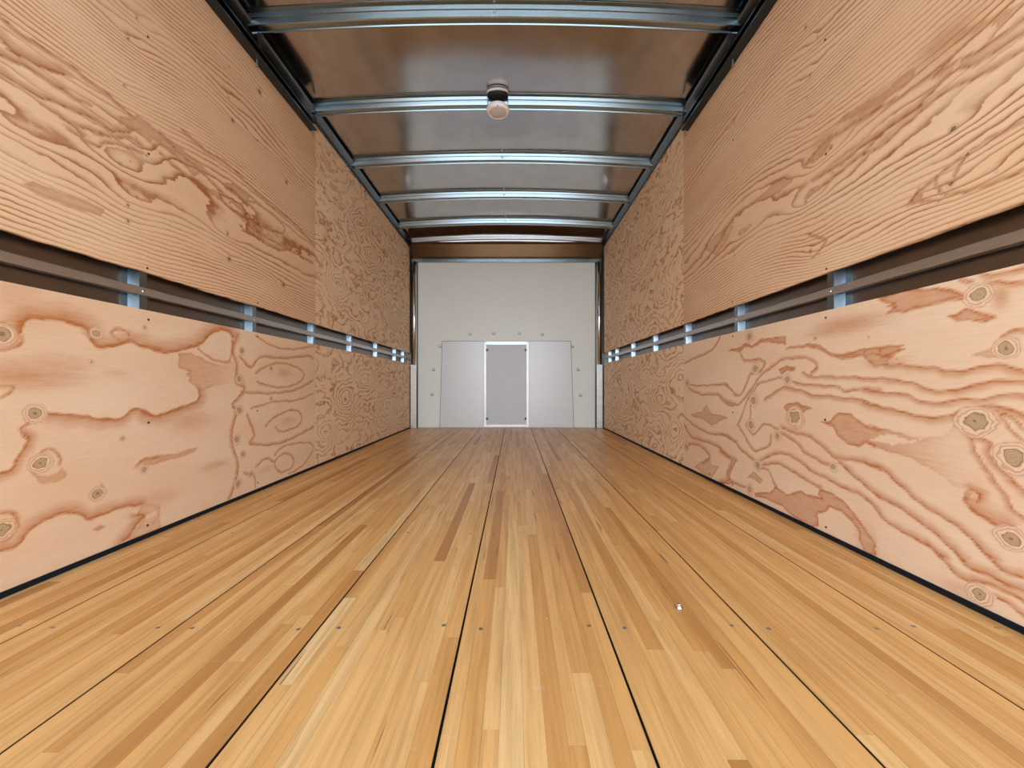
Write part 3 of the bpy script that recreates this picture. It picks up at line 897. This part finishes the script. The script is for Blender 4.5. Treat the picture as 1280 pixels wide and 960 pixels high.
for y0 in BOWS:
    # hat-section roof bow with a stiffening groove, arched with the roof
    prof = [(-0.062, -0.001), (-0.040, -0.001), (-0.034, -0.016), (-0.028, -0.017), (-0.020, -0.040), (-0.014, -0.044),
            (0.000, -0.044), (0.003, -0.040), (0.016, -0.040), (0.019, -0.046), (0.024, -0.046), (0.030, -0.012), (0.036, -0.001), (0.052, -0.001)]
    out = strip_profile(prof, 0.0016)
    bm = bmesh.new()
    N = 40
    path = []
    for x in np.linspace(XL + 0.004, XR - 0.004, N + 1):
        path.append(lambda u, v, x=x: (x, y0 + u, zroof(x) + v - 0.0015))
    extrude(bm, out, path)
    bow = from_bm('roof_bow', bm, M['galv'], ceiling)
    for sx in (XL + 0.012, XR - 0.012):
        for dy in (-0.036, 0.035):
            bm = bmesh.new()
            lathe(bm, [(0.005, 0), (0.005, -0.004), (0.003, -0.006)], (sx, y0 + dy, zroof(sx) - (0.020 if dy < 0 else 0.012)), 8, 'z')
            from_bm('bolt', bm, M['darksteel'], bow)

for y0 in BOWS:
    bm = bmesh.new()
    lathe(bm, [(0.006, 0), (0.006, -0.005), (0.003, -0.008)], (XC + 0.0, y0 - 0.026, zroof(XC) - 0.026), 10, 'y')
    b_ = from_bm('bolt', bm, M['bright'], [o for o in ceiling.children if o.name.startswith('roof_bow')][BOWS.index(y0)])
# front header: roof curves into the nose
bm = bmesh.new()
prof = [(4.985, 0.0), (4.985, -0.024), (4.995, -0.028), (5.010, -0.028)]
out = strip_profile([(a, b) for a, b in prof], 0.002)
extrude(bm, out, [lambda u, v, x=x: (x, u, zroof(x) + v) for x in np.linspace(XL + .004, XR - .004, 31)])
from_bm('front_bow', bm, M['bright'], ceiling)['label'] = 'bright front edge rail of the roof'

# ---------- front wall
wf = empty('wall_front', (XC, YF, 0))
tag(wf, 'front wall of the box with white liner, kick plates and nose sheet', 'wall', kind='structure')
boxo('front_skin', (XL - 0.05, XR + 0.05, YF + 0.03, YF + 0.036, -0.06, 2.40), M['skin'], wf)
bm = bmesh.new()
ZH = 2.105
out = strip_profile([(5.015, 2.315), (5.03, 2.29), (5.075, 2.15), (5.078, ZH)], -0.002)
extrude(bm, out, [lambda u, v, x=x: (x, u, v) for x in (XL, XR)])
from_bm('nose_sheet', bm, M['front'], wf)['label'] = 'brownish metal nose sheet above the white liner'
boxo('liner_header', (XL + 0.0, XR - 0.0, 5.060, 5.078, 2.078, 2.118), M['galv'], wf, 0.002)
boxo('liner_panel', (-1.214, 1.016, YF, YF + 0.012, 0.002, 2.076), M['frp'], wf)
for (xa, xb) in ((XL - 0.02, -1.209), (1.011, XR + 0.02)):
    boxo('corner_backing', (xa, xb, YF + 0.014, YF + 0.026, 0.0, 2.09), M['skin'], wf)
# dark edges of the liner
for xx in (-1.216, 1.014):
    boxo('liner_trim', (xx, xx + 0.004, YF - 0.006, YF + 0.013, 0.002, 2.076), M['darksteel'], wf)
# corner posts
for xx in (-1.254, 1.059):
    bm = bmesh.new()
    lathe(bm, [(0.034, 0.70), (0.034, 2.074)], (xx, YF - 0.025, 0), 28)
    cp = from_bm('corner_post', bm, M['chrome'], wf, False)
    for p in cp.data.polygons:
        p.use_smooth = len(p.vertices) == 4
    cs = boxo('post_highlight_plate', (xx - 0.036, xx + 0.036, YF - 0.066, YF - 0.0595, 0.003, 0.79), M['bright'], wf, 0.003)  # flat plate added to mirror the rear daylight as the post's white highlight
    cs['label'] = 'flat bright metal plate on the corner post foot, added for its white highlight'

def plate(name, pts, y0, y1, mat, parent):
    bm = bmesh.new()
    a = [bm.verts.new((x, y0, z)) for x, z in pts]
    b = [bm.verts.new((x, y1, z)) for x, z in pts]
    bm.faces.new(a); bm.faces.new(list(reversed(b)))
    n = len(pts)
    for i in range(n):
        bm.faces.new((a[i], b[i], b[(i + 1) % n], a[(i + 1) % n]))
    return from_bm(name, bm, mat, parent)
ZP = 1.083
for pts in ([(-0.934, 0.004), (-0.385, 0.004), (-0.385, ZP), (-0.905, ZP)], [(0.184, 0.004), (0.742, 0.004), (0.706, ZP), (0.184, ZP)]):
    cxp = sum(p[0] for p in pts) / 4
    big = [(x + (0.006 if x > cxp else -0.006), z + (0.006 if z > .5 else 0)) for x, z in pts]
    plate('plate_backing', big, YF - 0.0035, YF - 0.0005, M['darksteel'], wf)
    plate('kick_plate', pts, YF - 0.008, YF - 0.0036, M['plate'], wf)['label'] = 'pale grey slant-edged kick plate beside the hatch'
def px_front(px, py, D=YF):
    return (px - CX) * D / F, HC + (CY - py) * D / F
for (px, py) in ((587.6, 417.5), (617, 416.5), (649, 416.5), (678, 418), (542, 462), (540, 493), (722.7, 462), (725.6, 494), (550, 433), (715.7, 433)):
    x, z = px_front(px, py)
    bm = bmesh.new()
    lathe(bm, [(0.015, 0.0), (0.015, -0.003), (0.009, -0.009), (0.004, -0.011)], (x, YF - 0.0003, z), 12, 'y')
    bt = from_bm('bolt', bm, M['sleeve'], wf, False)
    bm = bmesh.new()
    lathe(bm, [(0.019, 0.0), (0.019, -0.0022)], (x, YF - 0.0001, z - 0.002), 12, 'y')
    from_bm('washer', bm, M['darksteel'], bt)

# ---------- hatch in the front wall
d1 = empty('door_1', (-0.10, YF, 0))
tag(d1, 'narrow grey hatch with a white metal frame in the middle of the front wall', 'door', kind='structure')
fx0, fx1, fz0, fz1 = -0.382, 0.181, 0.012, 1.075
fr = 0.030
boxo('door_frame', (fx0, fx0 + fr, YF - 0.022, YF - 0.0005, fz0, fz1), M['sleeve'], d1, 0.002)
boxo('door_frame', (fx1 - fr, fx1, YF - 0.022, YF - 0.0005, fz0, fz1), M['sleeve'], d1, 0.002)
boxo('door_frame', (fx0 + fr + .0005, fx1 - fr - .0005, YF - 0.022, YF - 0.0005, fz1 - 0.028, fz1), M['galv'], d1, 0.002)
boxo('door_frame', (fx0 + fr + .0005, fx1 - fr - .0005, YF - 0.022, YF - 0.0005, fz0, fz0 + fr), M['sleeve'], d1, 0.002)
boxo('door_leaf', (fx0 + fr + 0.003, fx1 - fr - 0.003, YF - 0.012, YF - 0.001, fz0 + fr + 0.003, fz1 - 0.031), M['leaf'], d1)
for sx in (0, 1):
    for z in (0.975, 0.115):
        x = fx0 + fr + 0.003 if sx == 0 else fx1 - fr - 0.003
        sg = 1 if sx == 0 else -1
        bm = bmesh.new()
        lathe(bm, [(0.016, 0.0), (0.016, -0.008), (0.010, -0.012)], (x + sg * 0.006, YF - 0.0125, z), 12, 'y')
        from_bm('corner_clip', bm, M['darksteel'], d1)

# ---------- rear frame and side of opening
rfm = empty('trim_3', (XC, YB, 0))
tag(rfm, 'steel frame round the open rear end of the box, behind the viewer', 'frame', kind='structure')
boxo('frame_post', (XL - 0.052, XL + 0.03, YB - 0.05, YB - 0.001, -0.06, 2.42), M['galv'], rfm, 0.004)
boxo('frame_post', (XR - 0.03, XR + 0.052, YB - 0.05, YB - 0.001, -0.06, 2.42), M['galv'], rfm, 0.004)
boxo('frame_header', (XL + 0.031, XR - 0.031, YB - 0.05, YB - 0.001, 2.30, 2.42), M['galv'], rfm, 0.004)
boxo('frame_sill', (XL + 0.031, XR - 0.031, YB - 0.05, YB - 0.001, -0.10, 0.0), M['galv'], rfm, 0.004)
sub = boxo('trim_4', (XL - 0.05, XR + 0.05, YB, YF + 0.03, -0.10, -0.061), M['darksteel'])
tag(sub, 'dark steel underframe carrying the floor planks', 'frame', kind='structure')

# ================================================================== THINGS
# ---------- door tracks
def track(side):
    X = XL if side < 0 else XR
    s = side
    word = 'left' if s < 0 else 'right'
    t = empty('door_track', (X, 1.1, 2.15))
    tag(t, 'dark steel roll-up door track bolted along the top of the %s plywood' % word, 'track', 'door tracks')
    z0, z1 = 2.150, 2.196
    xi = X - s * 0.046
    xo = X - s * 0.0015
    prof = [(xi, z0 + 0.009), (xi, z0), (xo, z0 - 0.001), (xo, z1), (xi, z1), (xi, z1 - 0.008)]
    bm = bmesh.new()
    extrude(bm, strip_profile(prof, 0.0022 * (1 if s > 0 else -1)), [lambda u, v, y=y: (u, y, v) for y in (YB + 0.1, 2.56)])
    from_bm('channel', bm, M['darksteel'], t)
    # second angle above, carrying the channel
    prof = [(xo, z1 + 0.002), (xo, z1 + 0.032), (X - s * 0.024, z1 + 0.034)]
    bm = bmesh.new()
    extrude(bm, strip_profile(prof, 0.002 * (1 if s > 0 else -1)), [lambda u, v, y=y: (u, y, v) for y in (YB + 0.1, 2.53)])
    from_bm('hanger_angle', bm, M['darksteel'], t)
    for y in (1.36, 1.975, 2.53):
        bm = bmesh.new()
        box(bm, min(xi - s * .002, xi + s * 0.003), max(xi - s * .002, xi + s * .003), y + 0.0, y + 0.024, z1 - 0.002, z1 + 0.075)
        br = from_bm('bracket', bm, M['darksteel'], t)
        bm = bmesh.new()
        lathe(bm, [(0.004, 0), (0.004, -0.028), (0.0065, -0.029), (0.0065, -0.036)], (X - s * 0.022, y + 0.025, z0 + 0.001), 8, 'z')
        from_bm('bolt', bm, M['screwb'], br)
track(-1); track(1)

# ---------- dome light
DX, DY = -0.105, 2.592
dl = empty('dome_light', (DX, DY, 2.32))
tag(dl, 'round white plastic dome light clipped to the second roof bow', 'lamp')
zb = zroof(DX) - 0.046
bm = bmesh.new()
lathe(bm, [(0.052, 0.001), (0.066, -0.004), (0.073, -0.014), (0.073, -0.026), (0.068, -0.036), (0.058, -0.040), (0.056, -0.036)], (DX, DY - 0.004, zb), 40)
h_ = from_bm('housing', bm, M['white'], dl)
bm = bmesh.new()
lathe(bm, [(0.0555, -0.030), (0.0545, -0.036), (0.045, -0.041), (0.026, -0.045), (0.008, -0.046)], (DX, DY - 0.004, zb), 36)
from_bm('lens', bm, M['lens'], dl, True)
bm = bmesh.new()
lathe(bm, [(0.004, 0), (0.004, -0.003), (0.002, -0.004)], (DX, DY - 0.069, zb - 0.034), 8)
from_bm('sensor', bm, M['blackp'], dl)
bm = bmesh.new()
lathe(bm, [(0.064, 0.0), (0.064, 0.022)], (DX, DY - 0.072, zb + 0.018), 32, 'z', 0.55)
from_bm('gasket', bm, M['blackp'], dl)
bm = bmesh.new()
lathe(bm, [(0.050, 0.0), (0.066, 0.004), (0.066, 0.008), (0.05, 0.010)], (DX, DY - 0.080, zb + 0.034), 32, 'z', 0.6)
from_bm('cap', bm, M['white'], dl)
for sx in (-0.064, 0.064):
    bm = bmesh.new()
    box(bm, DX + sx - 0.0015, DX + sx + 0.0015, DY - 0.070, DY - 0.067, zb - 0.012, zb + 0.022)
    box(bm, DX + sx - 0.0015, DX + sx + 0.0015, DY - 0.070, DY + 0.02, zb - 0.014, zb - 0.0122)
    from_bm('clip_wire', bm, M['darksteel'], dl)

# ---------- floor screws (parts of the boards)
rows = [0.325, 0.897, 1.468, 2.06, 2.65, 3.25, 3.85, 4.45]
for bi in range(8):
    x0, x1 = SEAMS[bi], SEAMS[bi + 1]
    for y in rows:
        for x in (x0 + 0.042, x1 - 0.038):
            if x1 - x0 < 0.28 and (x < XL + 0.03 or x > XR - 0.03): pass
            xx = x + random.uniform(-.006, .006); yy = y + random.uniform(-.01, .01)
            bm = bmesh.new()
            lathe(bm, [(0.0048, -0.001), (0.0048, 0.0006), (0.003, 0.0012), (0.0018, 0.0004)], (xx, yy, 0), 8)
            from_bm('floor_screw', bm, M['screwb'], boards[bi])
def fl(px, py):
    D = F * HC / (py - CY)
    return (px - CX) * D / F, D
x, y = fl(848, 759)
sc = empty('loose_screw', (x, y, 0.0))
tag(sc, 'shiny zinc hex screw head standing proud on the right middle floor plank', 'screw')
bm = bmesh.new()
lathe(bm, [(0.0085, 0.0009), (0.0085, 0.0025), (0.006, 0.003), (0.006, 0.0075), (0.0048, 0.009)], (x, y, 0), 6)
from_bm('head', bm, M['chrome'], sc)
bm = bmesh.new()
lathe(bm, [(0.0105, 0.0002), (0.0105, 0.0008)], (x, y, 0), 16)
from_bm('washer', bm, M['chrome'], sc)
